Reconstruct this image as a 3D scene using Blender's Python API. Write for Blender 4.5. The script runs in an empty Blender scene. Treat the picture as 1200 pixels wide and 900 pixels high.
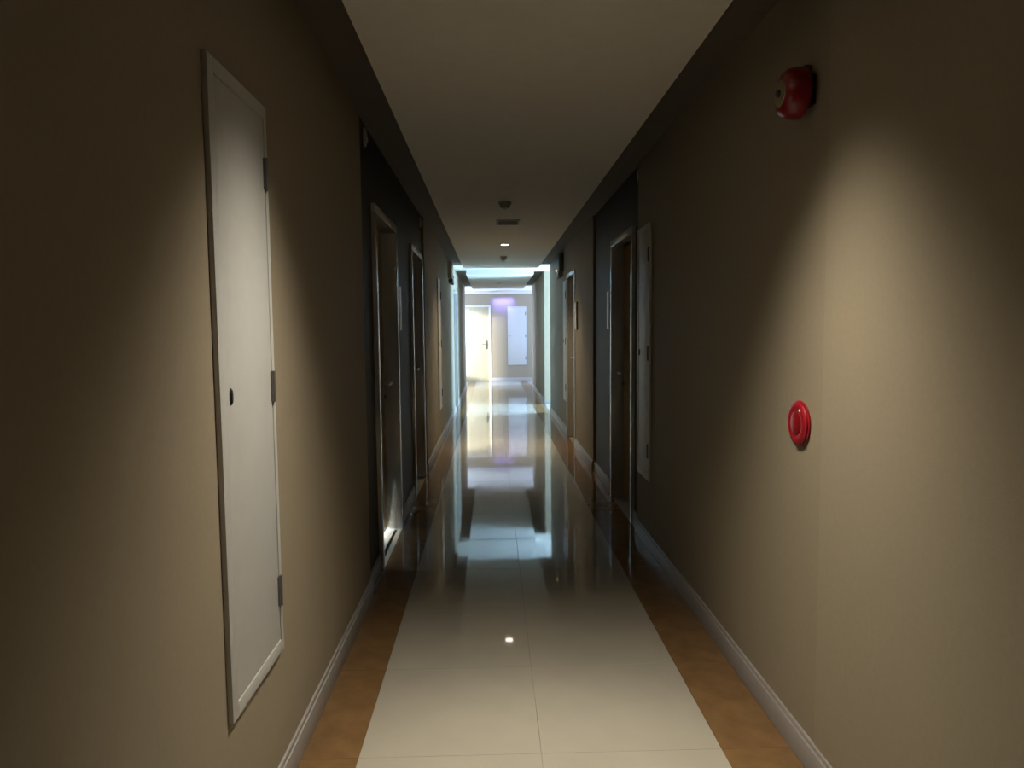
import bpy, bmesh, math, random
from mathutils import Matrix, Vector
random.seed(7)
scene = bpy.context.scene
C = scene.collection

# ------------------------------------------------------------------ camera
CAM_H = 1.385
u = Vector((0.99954787, -0.02856661, -0.00938085))
v = Vector((-0.0114948, -0.07475943, -0.99713535))
w = Vector((0.02778347, 0.99679234, -0.07505399))
cam_d = bpy.data.cameras.new('camera')
cam_d.sensor_width = 36.0
cam_d.lens = 36.0 * 820 / 1200
cam_d.clip_start = 0.02
cam_d.clip_end = 100
cam = bpy.data.objects.new('camera', cam_d)
M = Matrix.Identity(4)
for i in range(3):
    M[i][0] = u[i]; M[i][1] = -v[i]; M[i][2] = -w[i]
M[2][3] = CAM_H
cam.matrix_world = M
C.objects.link(cam)
scene.camera = cam

# ------------------------------------------------------------------ world, sun, window daylight, exposure
world = bpy.data.worlds.new('World')
scene.world = world
world.use_nodes = True
bg = world.node_tree.nodes['Background']
bg.inputs['Color'].default_value = (0.62, 0.80, 1.0, 1)
bg.inputs['Strength'].default_value = 1.0

def light(name, kind, loc, direction, energy, color, **kw):
    d = bpy.data.lights.new(name, kind)
    d.energy = energy
    d.color = color
    for k, val in kw.items():
        setattr(d, k, val)
    o = bpy.data.objects.new(name, d)
    o.location = loc
    o.rotation_euler = Vector(direction).to_track_quat('-Z', 'Y').to_euler()
    C.objects.link(o)
    return o

light('sun', 'SUN', (-8, 14, 6), (0.93, 0.37, -0.19), 20.0, (1.0, 0.95, 0.86), angle=math.radians(4.0))
# daylight entering by the windows of the two side passages
light('daylight_passage', 'AREA', (3.28, 12.50, 1.35), (-1, 0, 0), 560.0, (0.38, 0.66, 1.0), shape='RECTANGLE', size=1.0, size_y=1.8)
light('daylight_end_left', 'AREA', (-2.50, 18.70, 1.45), (1, 0, 0), 190.0, (0.50, 0.67, 1.0), shape='RECTANGLE', size=1.1, size_y=1.3)
light('daylight_end_right', 'AREA', (2.90, 18.40, 1.50), (-1, 0, 0), 135.0, (0.42, 0.60, 1.0), shape='RECTANGLE', size=1.1, size_y=1.3)
light('daylight_room', 'AREA', (-2.16, 4.45, 1.12), (1, 0, 0), 700.0, (0.66, 0.84, 1.0), shape='RECTANGLE', size=1.0, size_y=2.1)

scene.view_settings.view_transform = 'Standard'
scene.view_settings.look = 'None'
scene.view_settings.exposure = 0.0
scene.view_settings.gamma = 1.0
scene.view_settings.use_curve_mapping = False
scene.cycles.use_denoising = True
scene.cycles.max_bounces = 14
scene.cycles.diffuse_bounces = 8
scene.cycles.glossy_bounces = 6
scene.cycles.sample_clamp_indirect = 6.0

# ------------------------------------------------------------------ materials
def mat(name, col, rough=0.6, metallic=0.0, noise=0.0, nscale=40.0, bump=0.0, bscale=200.0, spec=0.5, coat=0.0, emit=None, estr=0.0):
    m = bpy.data.materials.new(name)
    m.use_nodes = True
    nt = m.node_tree
    p = nt.nodes['Principled BSDF']
    p.inputs['Base Color'].default_value = (*col, 1)
    p.inputs['Roughness'].default_value = rough
    p.inputs['Metallic'].default_value = metallic
    p.inputs['Specular IOR Level'].default_value = spec
    p.inputs['Coat Weight'].default_value = coat
    p.inputs['Coat Roughness'].default_value = 0.04
    if emit:
        p.inputs['Emission Color'].default_value = (*emit, 1)
        p.inputs['Emission Strength'].default_value = estr
    tc = nt.nodes.new('ShaderNodeTexCoord')
    if noise > 0:
        n = nt.nodes.new('ShaderNodeTexNoise')
        n.inputs['Scale'].default_value = nscale
        n.inputs['Detail'].default_value = 5
        r = nt.nodes.new('ShaderNodeValToRGB')
        r.color_ramp.elements[0].position = 0.3
        r.color_ramp.elements[1].position = 0.7
        r.color_ramp.elements[0].color = (*[c * (1 - noise) for c in col], 1)
        r.color_ramp.elements[1].color = (*[min(1, c * (1 + noise)) for c in col], 1)
        nt.links.new(tc.outputs['Object'], n.inputs['Vector'])
        nt.links.new(n.outputs['Fac'], r.inputs['Fac'])
        nt.links.new(r.outputs['Color'], p.inputs['Base Color'])
    if bump > 0:
        n2 = nt.nodes.new('ShaderNodeTexNoise')
        n2.inputs['Scale'].default_value = bscale
        n2.inputs['Detail'].default_value = 3
        b = nt.nodes.new('ShaderNodeBump')
        b.inputs['Strength'].default_value = bump
        b.inputs['Distance'].default_value = 0.002
        nt.links.new(tc.outputs['Object'], n2.inputs['Vector'])
        nt.links.new(n2.outputs['Fac'], b.inputs['Height'])
        nt.links.new(b.outputs['Normal'], p.inputs['Normal'])
    return m

def wood_mat(name, c1, c2, rough=0.35):
    m = bpy.data.materials.new(name)
    m.use_nodes = True
    nt = m.node_tree
    p = nt.nodes['Principled BSDF']
    p.inputs['Roughness'].default_value = rough
    tc = nt.nodes.new('ShaderNodeTexCoord')
    mp = nt.nodes.new('ShaderNodeMapping')
    mp.inputs['Scale'].default_value = (14, 14, 1.2)
    n = nt.nodes.new('ShaderNodeTexNoise')
    n.inputs['Scale'].default_value = 4
    n.inputs['Detail'].default_value = 6
    n.inputs['Distortion'].default_value = 0.6
    r = nt.nodes.new('ShaderNodeValToRGB')
    r.color_ramp.elements[0].position = 0.35
    r.color_ramp.elements[1].position = 0.65
    r.color_ramp.elements[0].color = (*c1, 1)
    r.color_ramp.elements[1].color = (*c2, 1)
    nt.links.new(tc.outputs['Object'], mp.inputs['Vector'])
    nt.links.new(mp.outputs['Vector'], n.inputs['Vector'])
    nt.links.new(n.outputs['Fac'], r.inputs['Fac'])
    nt.links.new(r.outputs['Color'], p.inputs['Base Color'])
    return m

def pane_mat(name):
    m = bpy.data.materials.new(name)
    m.use_nodes = True
    nt = m.node_tree
    nt.nodes.clear()
    out = nt.nodes.new('ShaderNodeOutputMaterial')
    mix = nt.nodes.new('ShaderNodeMixShader')
    t = nt.nodes.new('ShaderNodeBsdfTransparent')
    t.inputs['Color'].default_value = (0.95, 0.97, 0.97, 1)
    g = nt.nodes.new('ShaderNodeBsdfGlossy')
    g.inputs['Roughness'].default_value = 0.02
    mix.inputs['Fac'].default_value = 0.08
    nt.links.new(t.outputs[0], mix.inputs[1])
    nt.links.new(g.outputs[0], mix.inputs[2])
    nt.links.new(mix.outputs[0], out.inputs['Surface'])
    return m

m_wall = mat('beige_wallpaper', (0.300, 0.250, 0.178), 0.7, noise=0.03, nscale=60, bump=0.2, bscale=350, spec=0.3)
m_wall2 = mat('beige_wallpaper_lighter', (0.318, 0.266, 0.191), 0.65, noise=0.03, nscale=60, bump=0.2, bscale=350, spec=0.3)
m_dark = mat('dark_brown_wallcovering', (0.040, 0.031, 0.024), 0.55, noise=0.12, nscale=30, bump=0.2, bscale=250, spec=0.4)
m_recess = mat('taupe_ceiling_recess', (0.135, 0.112, 0.086), 0.8, noise=0.03, nscale=20)  # recess strips, darker than the ceiling slab
m_ceil = mat('off_white_ceiling_paint', (0.84, 0.815, 0.75), 0.85, noise=0.02, nscale=15, bump=0.1, bscale=300)
m_white = mat('white_paint', (0.62, 0.61, 0.59), 0.5, noise=0.02, nscale=12)
m_bulk = mat('daylit_bulkhead_white', (0.86, 0.86, 0.85), 0.5, noise=0.01, nscale=12)  # daylight on the bulkhead put into its colour
m_panel = mat('white_powder_coat', (0.50, 0.495, 0.475), 0.42, noise=0.02, nscale=25, bump=0.08, bscale=500)
m_frame = mat('pale_grey_door_frame', (0.52, 0.515, 0.50), 0.22, metallic=0.4, noise=0.02, nscale=20)
m_base = mat('white_baseboard_gloss', (0.37, 0.35, 0.335), 0.4, noise=0.03, nscale=18)
m_tile = mat('polished_cream_tile', (0.43, 0.40, 0.335), 0.035, noise=0.03, nscale=6, spec=0.5)
m_brown = mat('polished_brown_tile', (0.21, 0.122, 0.052), 0.09, noise=0.18, nscale=9, spec=0.5)
m_grout = mat('grout', (0.30, 0.27, 0.22), 0.8, noise=0.1, nscale=60)
m_wood = wood_mat('ochre_wood_veneer', (0.34, 0.20, 0.06), (0.44, 0.29, 0.10))
m_maple = wood_mat('pale_maple_veneer', (0.46, 0.40, 0.26), (0.54, 0.48, 0.33))
m_leafw = mat('cream_door_paint', (0.55, 0.54, 0.50), 0.4, noise=0.02, nscale=10)
m_black = mat('black_metal', (0.02, 0.02, 0.02), 0.4, noise=0.1, nscale=30)
m_hinge = mat('dark_hinge_steel', (0.13, 0.125, 0.115), 0.4, metallic=0.3, noise=0.1, nscale=40)
m_steel = mat('brushed_steel', (0.45, 0.44, 0.42), 0.3, metallic=0.9, noise=0.05, nscale=80)
m_red = mat('glossy_red_paint', (0.24, 0.006, 0.010), 0.28, noise=0.06, nscale=25, coat=0.3)
m_redc = mat('red_plastic', (0.34, 0.008, 0.018), 0.3, noise=0.05, nscale=30, coat=0.3)
m_brass = mat('dull_gold_label', (0.30, 0.24, 0.12), 0.45, noise=0.1, nscale=50)
m_grey = mat('grey_plastic', (0.30, 0.29, 0.27), 0.5, noise=0.05, nscale=40)
m_dgrey = mat('dark_grey_plastic', (0.09, 0.088, 0.085), 0.5, noise=0.05, nscale=40)
m_plate = mat('pale_plate', (0.62, 0.60, 0.56), 0.35, noise=0.03, nscale=40)
m_lens = mat('lit_lamp_lens', (0.9, 0.88, 0.82), 0.3, noise=0.02, emit=(1.0, 0.92, 0.75), estr=14.0)
m_lensoff = mat('unlit_lamp_lens', (0.35, 0.34, 0.32), 0.2, noise=0.02)
m_amber = mat('amber_indicator', (0.9, 0.6, 0.2), 0.3, noise=0.02, emit=(1.0, 0.62, 0.22), estr=2.2)
m_violet = mat('violet_lamp_lens', (0.4, 0.3, 0.9), 0.3, noise=0.02, emit=(0.35, 0.22, 1.0), estr=1.0)
m_glass = pane_mat('window_glass')
m_lensclear = mat('clear_lens', (0.70, 0.74, 0.76), 0.15, noise=0.02, nscale=20)

# ------------------------------------------------------------------ mesh helpers
def add_box(bm, x0, x1, y0, y1, z0, z1, bevel=0.0):
    vs = [bm.verts.new((x, y, z)) for z in (z0, z1) for y in (y0, y1) for x in (x0, x1)]
    fs = [(0, 2, 3, 1), (4, 5, 7, 6), (0, 1, 5, 4), (2, 6, 7, 3), (0, 4, 6, 2), (1, 3, 7, 5)]
    faces = [bm.faces.new([vs[i] for i in f]) for f in fs]
    if bevel > 0:
        es = list({e for f in faces for e in f.edges})
        bmesh.ops.bevel(bm, geom=es, offset=bevel, segments=2, profile=0.6, affect='EDGES')

def add_lathe(bm, profile, axis='y', seg=40, centre=(0, 0, 0), sx=1.0, sz=1.0):
    """profile: list of (radius, offset along axis); axis y -> rings in xz plane, axis z -> rings in xy plane."""
    rings = []
    for (r, a) in profile:
        if r < 1e-6:
            p = (0, a, 0) if axis == 'y' else (0, 0, a)
            rings.append([bm.verts.new(Vector(p) + Vector(centre))])
            continue
        ring = []
        for k in range(seg):
            t = 2 * math.pi * k / seg
            c, s = r * math.cos(t) * sx, r * math.sin(t) * sz
            p = (c, a, s) if axis == 'y' else (c, s, a)
            ring.append(bm.verts.new(Vector(p) + Vector(centre)))
        rings.append(ring)
    for A, B in zip(rings, rings[1:]):
        if len(A) == 1 and len(B) == 1:
            continue
        for k in range(seg):
            k2 = (k + 1) % seg
            if len(A) == 1:
                bm.faces.new((A[0], B[k2], B[k]))
            elif len(B) == 1:
                bm.faces.new((A[k], A[k2], B[0]))
            else:
                bm.faces.new((A[k], A[k2], B[k2], B[k]))

def finish(name, bm, m, parent=None, smooth=False, loc=None):
    bmesh.ops.recalc_face_normals(bm, faces=bm.faces)
    me = bpy.data.meshes.new(name)
    bm.to_mesh(me)
    bm.free()
    if smooth:
        for p in me.polygons:
            p.use_smooth = True
        try:
            me.set_sharp_from_angle(angle=math.radians(38))
        except Exception:
            pass
    me.materials.append(m)
    o = bpy.data.objects.new(name, me)
    C.objects.link(o)
    if parent:
        o.parent = parent
    if loc:
        o.location = loc
    return o

def box(name, x0, x1, y0, y1, z0, z1, m, parent=None, bevel=0.0):
    bm = bmesh.new()
    add_box(bm, x0, x1, y0, y1, z0, z1, bevel)
    return finish(name, bm, m, parent, smooth=bevel > 0)

def lathe(name, profile, m, parent=None, axis='y', seg=40, centre=(0, 0, 0), sx=1.0, sz=1.0):
    bm = bmesh.new()
    add_lathe(bm, profile, axis, seg, centre, sx, sz)
    return finish(name, bm, m, parent, smooth=True)

def boxes(name, lst, m, parent=None, bevel=0.0):
    bm = bmesh.new()
    for b in lst:
        add_box(bm, *b, bevel)
    return finish(name, bm, m, parent, smooth=bevel > 0)

def struct(o, label=None):
    o['kind'] = 'structure'
    if label:
        o['label'] = label
    return o

def tag(o, label, cat, group=None):
    o['label'] = label
    o['category'] = cat
    if group:
        o['group'] = group
    return o

ROT = {'left': math.pi / 2, 'right': -math.pi / 2, 'end': 0.0}
def empty(name, loc, rotz=0.0):
    o = bpy.data.objects.new(name, None)
    o.empty_display_size = 0.1
    o.location = loc
    o.rotation_euler = (0, 0, rotz)
    C.objects.link(o)
    return o

# ------------------------------------------------------------------ room dimensions (metres; camera at x=0, y=0)
XL, XR = -0.65, 0.985            # corridor walls
TL, TR = -0.452, 0.745           # cream tile strip
ZC, ZR = 2.41, 2.50              # dropped ceiling / side recess
Y0 = -2.6                        # wall behind the camera
P1A, P1B = 11.85, 13.15          # first side passage, opening to the right
P2A, P2B = 17.30, 19.40          # second passage in front of the end wall
TH = 0.15
# door openings along the walls: (start, end)
DL1 = (4.00, 4.90); DL2 = (5.80, 6.70); DR1 = (4.90, 5.80); DR2 = (8.26, 9.12); DL3 = (12.15, 13.02)
DH = 2.11                        # outer height of the door frames
CAS = 0.05                       # frame face width

# ------------------------------------------------------------------ walls
def side_wall(name, side, y0, y1, openings, m, proud=0.0, label=None):
    if side == 'left':
        xa, xb = XL - TH, XL + proud
    else:
        xa, xb = XR - proud, XR + TH
    lst = []
    y = y0
    for (a, b) in openings:
        lst.append((xa, xb, y, a, 0, ZR))
        lst.append((xa, xb, a, b, DH, ZR))
        y = b
    lst.append((xa, xb, y, y1, 0, ZR))
    return struct(boxes(name, lst, m), label)

side_wall('wall_left', 'left', Y0, 3.60, [], m_wall, label='beige papered wall carrying the large access panel')
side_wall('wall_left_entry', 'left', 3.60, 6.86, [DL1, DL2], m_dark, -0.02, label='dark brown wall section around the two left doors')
side_wall('wall_left_far', 'left', 6.86, P2A, [DL3], m_wall, label='beige wall running on beyond the left doors')
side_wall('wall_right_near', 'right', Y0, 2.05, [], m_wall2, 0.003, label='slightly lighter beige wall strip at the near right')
side_wall('wall_right', 'right', 2.05, 4.72, [], m_wall, label='beige wall carrying the red bell and call point')
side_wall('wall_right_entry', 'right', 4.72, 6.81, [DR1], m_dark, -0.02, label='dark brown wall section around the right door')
side_wall('wall_right_middle', 'right', 6.81, P1A, [DR2], m_wall, label='beige wall running from the dark section to the side passage')
side_wall('wall_right_far', 'right', P1B, P2A - 0.15, [], m_wall, label='beige wall beyond the lit side passage')
struct(box('wall_back', XL - TH, XR + TH, Y0 - TH, Y0, 0, ZR, m_wall), 'beige wall closing the corridor behind the viewer')
# end wall with its door opening
DE = (-1.00, -0.03)
struct(boxes('wall_end', [(-2.9, DE[0], P2B, P2B + TH, 0, ZR), (DE[0], DE[1], P2B, P2B + TH, DH, ZR), (DE[1], 3.2, P2B, P2B + TH, 0, ZR)], m_wall), 'beige wall at the bright end of the corridor')
# passage 1 (right side)
W1 = (11.98, 13.02, 0.35, 2.30)
def window_wall(name, x0, x1, ya, yb, win, label):
    a, b, z0, z1 = win
    return struct(boxes(name, [(x0, x1, ya, a, 0, ZR), (x0, x1, b, yb, 0, ZR), (x0, x1, a, b, 0, z0), (x0, x1, a, b, z1, ZR)], m_wall), label)
struct(box('wall_passage_near', XR + TH, 3.50, P1A - TH, P1A, 0, ZR, m_wall), 'near wall of the right side passage')
struct(box('wall_passage_far', XR + TH, 3.50, P1B, P1B + TH, 0, ZR, m_wall), 'far wall of the right side passage')
window_wall('wall_passage_window', 3.35, 3.50, P1A, P1B, W1, 'window wall closing the right side passage')
# passage 2 (both sides)
W2 = (18.20, 19.25, 0.50, 2.40)
W3 = (17.80, 19.00, 0.80, 2.20)
struct(box('wall_end_passage_left', -2.90, XL - TH, P2A - TH, P2A, 0, ZR, m_wall), 'near wall of the end passage on the left')
struct(box('wall_end_passage_right', XR + TH, 3.20, P2A - TH - 0.15, P2A - 0.15, 0, ZR, m_wall), 'near wall of the end passage on the right')
window_wall('wall_end_window_left', -2.75, -2.60, P2A, P2B, W2, 'window wall at the left of the end passage')
window_wall('wall_end_window_right', 3.00, 3.15, P2A - 0.15, P2B, W3, 'window wall at the right of the end passage')

# room behind the first left door, its light shows under the leaf
W4 = (3.90, 5.00, 0.04, 2.20)
struct(boxes('wall_room', [(-2.35, -2.20, 3.55, W4[0], 0, ZR), (-2.35, -2.20, W4[1], 5.35, 0, ZR), (-2.35, -2.20, W4[0], W4[1], 0, W4[2]), (-2.35, -2.20, W4[0], W4[1], W4[3], ZR), (-2.20, XL - TH, 3.55, 3.65, 0, ZR), (-2.20, XL - TH, 5.25, 5.35, 0, ZR)], m_white), 'walls of the bright room behind the first left door')

# ------------------------------------------------------------------ ceiling
struct(boxes('ceiling', [(-2.9, 3.5, P2A - TH, P2B + TH, ZR, ZR + 0.1), (XL - TH, XR + TH, Y0 - TH, P2A - TH, ZR, ZR + 0.1),
                         (XR + TH, 3.5, P1A - TH, P1B + TH, ZR, ZR + 0.1), (-2.35, XL - TH, 3.5, 5.4, ZR, ZR + 0.1)], m_ceil), 'off-white ceiling slab')
struct(box('ceiling_panel', TL, 0.765, Y0, 11.45, ZC, ZR, m_ceil), 'long dropped ceiling panel of the near corridor')
struct(box('ceiling_panel', TL, 0.765, 12.72, P2A + 0.02, ZC, ZR, m_ceil), 'dropped ceiling panel of the far corridor')
struct(box('trim_6', TL, 0.765, 12.705, 12.72, ZC, ZR, m_bulk), 'bulkhead edge of the far dropped ceiling, whitened to look daylit')  # separate thin face, whitened in place of stronger daylight
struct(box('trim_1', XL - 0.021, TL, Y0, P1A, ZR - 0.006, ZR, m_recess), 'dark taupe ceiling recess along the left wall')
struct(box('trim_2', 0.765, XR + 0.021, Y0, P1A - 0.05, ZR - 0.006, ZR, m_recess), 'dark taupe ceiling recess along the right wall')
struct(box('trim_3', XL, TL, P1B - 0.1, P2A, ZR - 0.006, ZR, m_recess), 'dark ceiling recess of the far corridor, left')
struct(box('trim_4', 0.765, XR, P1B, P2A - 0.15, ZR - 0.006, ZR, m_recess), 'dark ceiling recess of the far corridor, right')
struct(box('trim_5', -2.6, 3.0, P2B - 0.03, P2B, ZC + 0.01, ZR, m_white, bevel=0.004), 'white cornice along the top of the end wall')

# ------------------------------------------------------------------ floor: grout bed + tiles
floor = struct(boxes('floor', [(-2.9, 3.5, P2A - TH, P2B + TH, -0.12, -0.004), (XL - TH, XR + TH, Y0 - TH, P2A - TH, -0.12, -0.004),
                              (XR + TH, 3.5, P1A - TH, P1B + TH, -0.12, -0.004), (-2.35, XL - TH, 3.5, 5.4, -0.12, -0.004)], m_grout), 'polished tiled corridor floor')
def tile_mesh(name, sx, sy, m):
    bm = bmesh.new()
    g = 0.0006; c = 0.0007
    a, b = sx / 2 - g, sy / 2 - g
    lo = [bm.verts.new((x, y, -0.010)) for x, y in ((-a, -b), (a, -b), (a, b), (-a, b))]
    mi = [bm.verts.new((x, y, -c)) for x, y in ((-a, -b), (a, -b), (a, b), (-a, b))]
    hi = [bm.verts.new((x, y, 0)) for x, y in ((-a + c, -b + c), (a - c, -b + c), (a - c, b - c), (-a + c, b - c))]
    bm.faces.new(hi)
    for k in range(4):
        k2 = (k + 1) % 4
        bm.faces.new((lo[k], lo[k2], mi[k2], mi[k]))
        bm.faces.new((mi[k], mi[k2], hi[k2], hi[k]))
    bmesh.ops.recalc_face_normals(bm, faces=bm.faces)
    me = bpy.data.meshes.new(name)
    bm.to_mesh(me); bm.free()
    me.materials.append(m)
    return me
def tile(name, me, x, y, tilt=0.0004):
    o = bpy.data.objects.new(name, me)
    o.location = (x, y, 0)
    o.rotation_euler = (random.gauss(0, tilt), random.gauss(0, tilt), 0)
    o.parent = floor
    C.objects.link(o)
TS = 0.60
tw = (TR - TL) / 2
me_c = tile_mesh('cream_tile', tw, TS, m_tile)
me_bl = tile_mesh('brown_border_tile_narrow', TL - XL, TS, m_brown)
me_br = tile_mesh('brown_border_tile_wide', XR - TR, TS, m_brown)
row0 = 2.20 - 8 * TS
k = 0
while row0 + k * TS < P2B - 0.02:
    y = row0 + (k + 0.5) * TS
    tile('cream_tile', me_c, TL + tw / 2, y)
    tile('cream_tile', me_c, TL + tw * 1.5, y)
    tile('brown_border_tile', me_bl, (XL + TL) / 2, y)
    tile('brown_border_tile', me_br, (XR + TR) / 2, y)
    k += 1
# side passages and the room behind the door
me_p = tile_mesh('cream_passage_tile', 0.591, 0.65, m_tile)
for i in range(4):
    for j in range(2):
        tile('cream_tile', me_p, XR + 0.591 * (i + 0.5), P1A + 0.65 * (j + 0.5))
me_q = tile_mesh('cream_end_tile', 0.65, 0.70, m_tile)
for i in range(3):
    for j in range(3):
        tile('cream_tile', me_q, XL - 0.65 * (i + 0.5), P2A + 0.70 * (j + 0.5))
me_q2 = tile_mesh('cream_end_tile_right', 0.6717, 0.75, m_tile)
for i in range(3):
    for j in range(3):
        tile('cream_tile', me_q2, XR + 0.6717 * (i + 0.5), P2A - 0.15 + 0.75 * (j + 0.5))
me_r = tile_mesh('room_tile', 0.50, 0.5333, m_tile)
for i in range(3):
    for j in range(3):
        tile('cream_tile', me_r, -0.70 - 0.50 * (i + 0.5), 3.65 + 0.5333 * (j + 0.5))

# ------------------------------------------------------------------ baseboards
def baseboard(name, segs, side=None):
    """segs: list of (x0,x1,y0,y1); a bevelled skirting with a small ogee step on top"""
    bm = bmesh.new()
    for (x0, x1, y0, y1, nx, ny) in segs:
        add_box(bm, x0, x1, y0, y1, 0.0, 0.085, 0.002)
        cx0, cx1, cy0, cy1 = x0, x1, y0, y1
        if nx > 0: cx1 -= 0.005
        if nx < 0: cx0 += 0.005
        if ny < 0: cy0 += 0.005
        add_box(bm, cx0, cx1, cy0, cy1, 0.085, 0.102, 0.002)
    return struct(finish(name, bm, m_base, smooth=True))
BT = 0.014
def bl(y0, y1, d=0.0): return (XL - d, XL - d + BT, y0, y1, 1, 0)
def br(y0, y1, d=0.0): return (XR + d - BT, XR + d, y0, y1, -1, 0)
baseboard('baseboard_left', [bl(Y0, 3.60), bl(3.60, DL1[0], .02), bl(DL1[1], DL2[0], .02), bl(DL2[1], 6.86, .02), bl(6.86, DL3[0]), bl(DL3[1], P2A)])
baseboard('baseboard_right', [br(Y0, 4.72, 0.0), br(4.72, DR1[0], .02), br(DR1[1], 6.81, .02), br(6.81, DR2[0]), br(DR2[1], P1A), br(P1B, P2A - 0.15)])
baseboard('baseboard_passage', [(XR, 3.35, P1B - BT, P1B, 0, -1)])
baseboard('baseboard_end', [(-2.6, DE[0], P2B - BT, P2B, 0, -1), (DE[1], 3.0, P2B - BT, P2B, 0, -1)])

# ------------------------------------------------------------------ doors (local frame: x along wall, -y into corridor, z up)
def door(n, side, loc, width, label, leafmat, handle_side=1, gap=0.004, recess=0.09, framed=m_frame):
    t = empty('door_%d' % n, loc, ROT[side])
    struct(t, label)
    hw = width / 2
    # frame: two jambs and a head, each with a face casing and a deep reveal with a stop
    for s in (-1, 1):
        bm = bmesh.new()
        x0, x1 = sorted((s * hw, s * (hw - CAS)))
        add_box(bm, x0, x1, -0.012, 0.148, 0, DH - CAS, 0.003)
        x0, x1 = sorted((s * (hw - CAS), s * (hw - CAS - 0.012)))
        add_box(bm, x0, x1, recess + 0.045, 0.148, 0, DH - CAS)
        finish('jamb', bm, framed, t, smooth=True)
    bm = bmesh.new()
    add_box(bm, -hw, hw, -0.012, 0.148, DH - CAS, DH, 0.003)
    add_box(bm, -hw + CAS, hw - CAS, recess + 0.045, 0.148, DH - CAS - 0.012, DH - CAS)
    finish('head', bm, framed, t, smooth=True)
    lw = hw - CAS - 0.003
    leaf = box('leaf', -lw, lw, recess, recess + 0.042, gap, DH - CAS - 0.003, leafmat, t, bevel=0.002)
    hx = handle_side * (lw - 0.065)
    h = box('handle_plate', hx - 0.022, hx + 0.022, recess - 0.008, recess, 0.90, 1.14, m_steel, leaf, bevel=0.003)
    bm = bmesh.new()
    add_lathe(bm, [(0, -0.052), (0.010, -0.052), (0.010, 0.0)], 'y', 16, (hx, recess - 0.006, 1.04))
    x0, x1 = sorted((hx + handle_side * 0.012, hx - handle_side * 0.125))
    add_box(bm, x0, x1, recess - 0.064, recess - 0.048, 1.03, 1.05, 0.004)
    finish('lever', bm, m_steel, leaf, smooth=True)
    lathe('lock_cylinder', [(0, -0.014), (0.012, -0.014), (0.013, 0.0)], m_hinge, leaf, 'y', 16, (hx, recess - 0.007, 0.95))
    for z in (0.25, 1.05, 1.85):
        lathe('hinge', [(0, -0.05), (0.007, -0.05), (0.007, 0.05), (0, 0.05)], m_steel, t, 'z', 10, (-handle_side * (lw + 0.0), recess - 0.006, z))
    return t
def mid(r): return (r[0] + r[1]) / 2
door(1, 'left', (XL - 0.008, mid(DL1), 0), DL1[1] - DL1[0], 'recessed wooden door with pale frame, bright light showing under it', m_wood, 1, gap=0.022)
door(2, 'left', (XL - 0.008, mid(DL2), 0), DL2[1] - DL2[0], 'second recessed door along the left wall, pale frame', m_wood, 1)
door(3, 'right', (XR + 0.008, mid(DR1), 0), DR1[1] - DR1[0], 'recessed door in the dark section of the right wall', m_wood, -1)
door(4, 'right', (XR, mid(DR2), 0), DR2[1] - DR2[0], 'ochre wooden door lit by the ceiling downlight on the right', m_wood, -1)
door(5, 'left', (XL, mid(DL3), 0), DL3[1] - DL3[0], 'pale door in the brightly lit left wall opposite the side passage', m_leafw, 1)
door(6, 'end', ((DE[0] + DE[1]) / 2, P2B, 0), DE[1] - DE[0], 'pale yellow wooden door in the sunlit end wall', m_maple, 1, recess=0.03, framed=m_white)

# ------------------------------------------------------------------ windows
def window(n, x, win, nx, label):
    a, b, z0, z1 = win
    t = struct(empty('window_%d' % n, (x, (a + b) / 2, z0)), label)
    hw, h = (b - a) / 2, z1 - z0
    fw = 0.05
    boxes('window_frame', [(-0.03, 0.03, -hw, hw, 0, fw), (-0.03, 0.03, -hw, hw, h - fw, h), (-0.03, 0.03, -hw, -hw + fw, fw, h - fw), (-0.03, 0.03, hw - fw, hw, fw, h - fw)], m_white, t)
    if n == 2:
        box('pane', -0.003, 0.003, -hw + fw, hw - fw, fw, h - fw, m_glass, t)
        return
    box('mullion', -0.02, 0.02, -hw + fw, hw - fw, h * 0.62, h * 0.62 + 0.04, m_white, t)
    box('pane', -0.003, 0.003, -hw + fw, hw - fw, fw, h * 0.62, m_glass, t)
    box('pane', -0.003, 0.003, -hw + fw, hw - fw, h * 0.62 + 0.04, h - fw, m_glass, t)
window(1, 3.42, W1, -1, 'tall window lighting the right side passage')
window(2, -2.68, W2, 1, 'window letting the sun onto the end wall')
window(4, -2.28, W4, 1, 'unseen floor-length window added to send daylight under the first left door')  # unseen, added down to the floor so daylight leaks through the door gap
window(3, 3.08, W3, -1, 'window at the right of the end passage')

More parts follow.
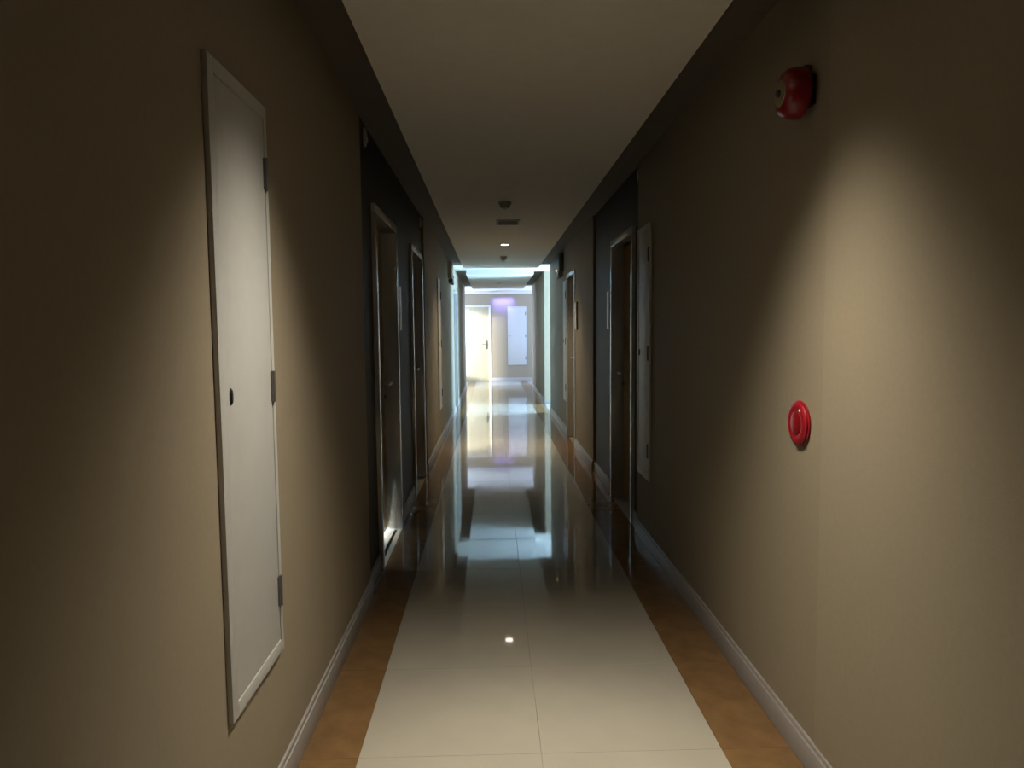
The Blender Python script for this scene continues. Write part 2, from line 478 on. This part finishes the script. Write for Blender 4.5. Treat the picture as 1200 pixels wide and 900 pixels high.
# ------------------------------------------------------------------ access panels
def access_panel(side, loc, width, z0, z1, label):
    t = tag(empty('access_panel', (loc[0], loc[1], z0), ROT[side]), label, 'access panel', 'tall white access panels on the walls')
    hw, h, fw = width / 2, z1 - z0, 0.038
    box('frame_stile', -hw, -hw + fw, -0.014, 0, 0, h, m_panel, t, bevel=0.003)
    box('frame_stile', hw - fw * 0.6, hw, -0.014, 0, 0, h, m_panel, t, bevel=0.003)
    box('frame_rail', -hw + fw, hw - fw * 0.6, -0.014, 0, h - fw, h, m_panel, t, bevel=0.003)
    box('frame_rail', -hw + fw, hw - fw * 0.6, -0.014, 0, 0, fw, m_panel, t, bevel=0.003)
    d = box('door', -hw + fw + 0.001, hw - fw * 0.6 - 0.001, -0.0115, 0, fw + 0.001, h - fw - 0.001, m_panel, t, bevel=0.002)
    lathe('lock', [(0, -0.006), (0.006, -0.006), (0.008, -0.003), (0.008, 0)], m_black, d, 'y', 20, (-hw + fw + 0.030, -0.0115, h * 0.5), 0.8, 2.6)
    for f in (0.118, 0.50, 0.88):
        hb = bmesh.new()
        add_lathe(hb, [(0, -0.045), (0.0065, -0.045), (0.0065, 0.045), (0, 0.045)], 'z', 12, (hw - fw * 0.6, -0.016, h * f))
        add_box(hb, hw - fw * 0.6 - 0.012, hw - fw * 0.6 + 0.010, -0.0165, -0.009, h * f - 0.043, h * f + 0.043)
        finish('hinge', hb, m_hinge, t, smooth=True)
    return t
access_panel('left', (XL, 1.855), 0.415, 0.440, 2.025, 'large white access panel with three dark hinges on the near left wall')
access_panel('left', (XL, 8.62), 0.42, 0.44, 2.03, 'thin white access panel seen edge-on beyond the left doors')
access_panel('right', (XR, 4.49), 0.36, 0.435, 2.045, 'dim white access panel beside the dark right door')
access_panel('right', (XR, 9.38), 0.36, 0.45, 2.05, 'white access panel just beyond the ochre door')
access_panel('end', (0.695, P2B), 0.52, 0.455, 2.065, 'blue-white access panel on the bright end wall')

# ------------------------------------------------------------------ red alarm bell
t = tag(empty('alarm_bell', (XR, 2.185, 2.105), ROT['right']), 'red round fire alarm bell high on the right wall', 'alarm bell')
box('back_box', -0.045, 0.045, -0.042, 0, -0.045, 0.045, m_black, t, bevel=0.006)
lathe('gong', [(0.060, -0.028), (0.070, -0.024), (0.076, -0.028), (0.077, -0.040), (0.075, -0.058), (0.070, -0.074), (0.060, -0.086), (0.046, -0.092), (0, -0.093)], m_red, t, 'y', 48)
lathe('face_label', [(0.040, -0.0915), (0.038, -0.0945), (0, -0.095)], m_brass, t, 'y', 40)
lathe('centre_bolt', [(0.011, -0.0935), (0.011, -0.101), (0.008, -0.104), (0, -0.104)], m_black, t, 'y', 16)
bm = bmesh.new()
add_box(bm, -0.016, 0.016, -0.026, 0, 0.040, 0.082, 0.004)
finish('conduit_entry', bm, m_dgrey, t, smooth=True)

# ------------------------------------------------------------------ red call point
t = tag(empty('fire_call_point', (XR, 2.195, 1.083), ROT['right']), 'red round fire alarm call point at chest height on the right wall', 'call point')
lathe('back_plate', [(0.071, 0), (0.073, -0.003), (0.073, -0.007), (0.070, -0.009), (0, -0.009)], m_redc, t, 'y', 48)
lathe('body', [(0.068, -0.008), (0.069, -0.012), (0.066, -0.016), (0.058, -0.019), (0.046, -0.020), (0.041, -0.017), (0, -0.017)], m_redc, t, 'y', 48)
lathe('push_disc', [(0.038, -0.016), (0.038, -0.018), (0.030, -0.021), (0, -0.022)], m_red, t, 'y', 40)
lathe('indicator_lamp', [(0.005, -0.018), (0.004, -0.021), (0, -0.022)], m_lensclear, t, 'y', 14, (0.030, 0, 0.044))

# ------------------------------------------------------------------ room number plates (blank: no lettering can be made out)
def plate(side, y, label):
    x = XL if side == 'left' else XR
    x += -0.02 if (side == 'left' and y < 6.86) else (0.02 if (side == 'right' and 4.72 < y < 6.81) else 0)
    t = tag(empty('door_plate', (x, y, 1.395), ROT[side]), label, 'sign plate', 'slim plates beside the doors')
    box('backing', -0.060, 0.060, -0.010, 0, 0, 0.322, m_dgrey, t, bevel=0.002)
    box('face', -0.055, 0.055, -0.022, -0.010, 0.005, 0.317, m_plate, t, bevel=0.002)
    box('face_strip', -0.052, 0.052, -0.0235, -0.0215, 0.20, 0.208, m_steel, t)
plate('left', 5.02, 'slim pale plate between the two dark left doors')
plate('right', 5.93, 'slim pale plate beyond the dark right door')
plate('right', 8.08, 'slim plate on the near side of the ochre door')

# ------------------------------------------------------------------ small sensors high on the walls
def sensor(side, y, z, label):
    x = (XL - 0.02) if side == 'left' else (XR + 0.02 if y > 4.72 else XR)
    t = tag(empty('wall_sensor', (x, y, z), ROT[side]), label, 'sensor', 'small sensors under the ceiling')
    lathe('housing', [(0.042, 0), (0.043, -0.006), (0.038, -0.011), (0.026, -0.015), (0, -0.017)], m_panel, t, 'y', 28, (0, 0, 0), 0.75, 1.2)
    lathe('lens', [(0.018, -0.015), (0.014, -0.020), (0, -0.022)], m_lensclear, t, 'y', 18, (0, 0, -0.012))
sensor('left', 3.84, 2.425, 'small white oval sensor above the first left door')
sensor('left', 6.72, 2.42, 'small oval sensor above the second left door')
sensor('right', 4.76, 2.42, 'small white oval sensor above the dark right door')

# ------------------------------------------------------------------ emergency lights
def emergency(side, y, z, label, lit):
    x = XL if side == 'left' else XR
    t = tag(empty('emergency_light', (x, y, z), ROT[side]), label, 'emergency light', 'twin-head emergency lights')
    box('housing', -0.19, 0.19, -0.065, 0, 0, 0.24, m_dgrey if lit else m_plate, t, bevel=0.008)
    for s in (-1, 1):
        hd = lathe('lamp_head', [(0.012, 0.045), (0.026, 0.040), (0.040, 0.010), (0.043, -0.020), (0.040, -0.022)], m_grey, t, 'y', 24, (s * 0.11, -0.050, -0.045))
        lathe('lens', [(0.041, -0.018), (0.030, -0.026), (0, -0.029)], m_lensclear, hd, 'y', 24, (s * 0.11, -0.050, -0.045))
        box('bracket', s * 0.11 - 0.010, s * 0.11 + 0.010, -0.055, -0.035, -0.015, 0.006, m_grey, t)
    lathe('indicator', [(0.014, 0), (0.014, -0.008), (0.008, -0.014), (0, -0.015)], m_amber if lit else m_lensclear, t, 'y', 16, (-0.15 if side == 'right' else 0.15, -0.064, 0.03))
emergency('left', 10.75, 2.19, 'grey twin-head emergency light high on the left wall before the lit strip', False)
emergency('right', 9.78, 2.20, 'dark twin-head emergency light with amber glow above the right access panel', True)

# ------------------------------------------------------------------ downlights
def downlight(y, power, label, x=0.165, squash=1.0, color=(1.0, 0.91, 0.745)):
    t = tag(empty('downlight', (x, y, ZC)), label, 'downlight', 'round recessed ceiling downlights')
    lathe('trim_ring', [(0.046, -0.001), (0.047, -0.005), (0.058, -0.006), (0.064, -0.003), (0.065, 0.0)], m_white, t, 'z', 40)
    lathe('lens', [(0.047, -0.002), (0.030, -0.004), (0, -0.005)], m_lens if power else m_lensoff, t, 'z', 32)
    if power:
        # wide spill of the lens plus the tighter beam of its reflector
        for nm, e, ang, sq in (('downlight_spill', power[0], 126, squash), ('downlight_beam', power[1], 46, 1.0)):
            d = bpy.data.lights.new(nm, 'SPOT')
            d.energy = e
            d.color = color
            d.spot_size = math.radians(ang)
            d.spot_blend = 1.0
            d.shadow_soft_size = 0.09
            o = bpy.data.objects.new(nm, d)
            o.location = (0, 0, -0.06)
            o.scale = (1.0, sq, 1.0)
            o.parent = t
            C.objects.link(o)
downlight(1.90, (155.0, 80.0), 'lit warm downlight over the near end of the corridor', squash=0.48)
downlight(8.38, (75.0, 110.0), 'lit round downlight glowing in the middle of the ceiling', color=(1.0, 0.82, 0.54))
downlight(15.05, None, 'unlit small downlight in the far ceiling beyond the bright strip')

# smoke detectors
def detector(y, r, x, label):
    t = tag(empty('smoke_detector', (x, y, ZC)), label, 'smoke detector', 'round smoke detectors on the ceiling')
    lathe('base', [(r, 0), (r, -0.012), (r * 0.92, -0.016)], m_grey, t, 'z', 36)
    lathe('chamber', [(r * 0.86, -0.014), (r * 0.80, -0.034), (r * 0.60, -0.044), (0, -0.046)], m_grey, t, 'z', 36)
    lathe('sensor_cap', [(r * 0.30, -0.044), (r * 0.26, -0.056), (0, -0.058)], m_panel, t, 'z', 20)
detector(5.66, 0.052, 0.115, 'larger smoke detector on the dim ceiling before the dark vent')
detector(9.70, 0.046, 0.17, 'small dark smoke detector just beyond the lit downlight')

# dark vent grille
t = tag(empty('ceiling_vent', (0.16, 6.66, ZC)), 'dark square vent grille in the ceiling before the lit downlight', 'vent')
bm = bmesh.new()
for (x0, x1, y0, y1) in ((-0.11, 0.11, -0.13, -0.112), (-0.11, 0.11, 0.112, 0.13), (-0.11, -0.092, -0.112, 0.112), (0.092, 0.11, -0.112, 0.112)):
    add_box(bm, x0, x1, y0, y1, -0.010, 0)
finish('frame', bm, m_grey, t)
box('backing', -0.092, 0.092, -0.112, 0.112, -0.002, 0, m_black, t)
for i in range(7):
    bm = bmesh.new()
    add_box(bm, -0.092, 0.092, -0.011, 0.011, -0.0008, 0.0008)
    bmesh.ops.rotate(bm, verts=bm.verts, cent=(0, 0, 0), matrix=Matrix.Rotation(math.radians(-25), 3, 'X'))
    bmesh.ops.translate(bm, verts=bm.verts, vec=(0, -0.096 + 0.032 * i, -0.0075))
    finish('slat', bm, m_dgrey, t)

# violet wall washer at the top of the end wall
t = tag(empty('wall_washer', (0.315, P2B - 0.03, 2.42)), 'small violet wall washer lamp above the end wall panel', 'lamp')
box('housing', -0.30, 0.30, -0.16, -0.08, 0, 0.045, m_white, t, bevel=0.004)
box('lens', -0.27, 0.27, -0.15, -0.09, -0.003, 0.0, m_violet, t)
for s in (-0.2, 0.2):
    box('bracket', s - 0.01, s + 0.01, -0.13, -0.11, 0.045, 0.08, m_white, t)
box('cable_tray', -0.33, -0.30, -0.14, -0.05, 0.01, 0.03, m_white, t)
box('driver_box', -0.36, -0.30, -0.06, 0, -0.015, 0.05, m_white, t, bevel=0.004)
d = bpy.data.lights.new('wall_washer_lamp', 'AREA')
d.shape = 'RECTANGLE'; d.size = 0.52; d.size_y = 0.04
d.energy = 7.0; d.color = (0.17, 0.15, 1.0); d.spread = math.radians(64)
o = bpy.data.objects.new('wall_washer_lamp', d)
o.location = (0, -0.12, -0.006)
o.rotation_euler = (math.radians(31), 0, 0)
o.parent = t
C.objects.link(o)
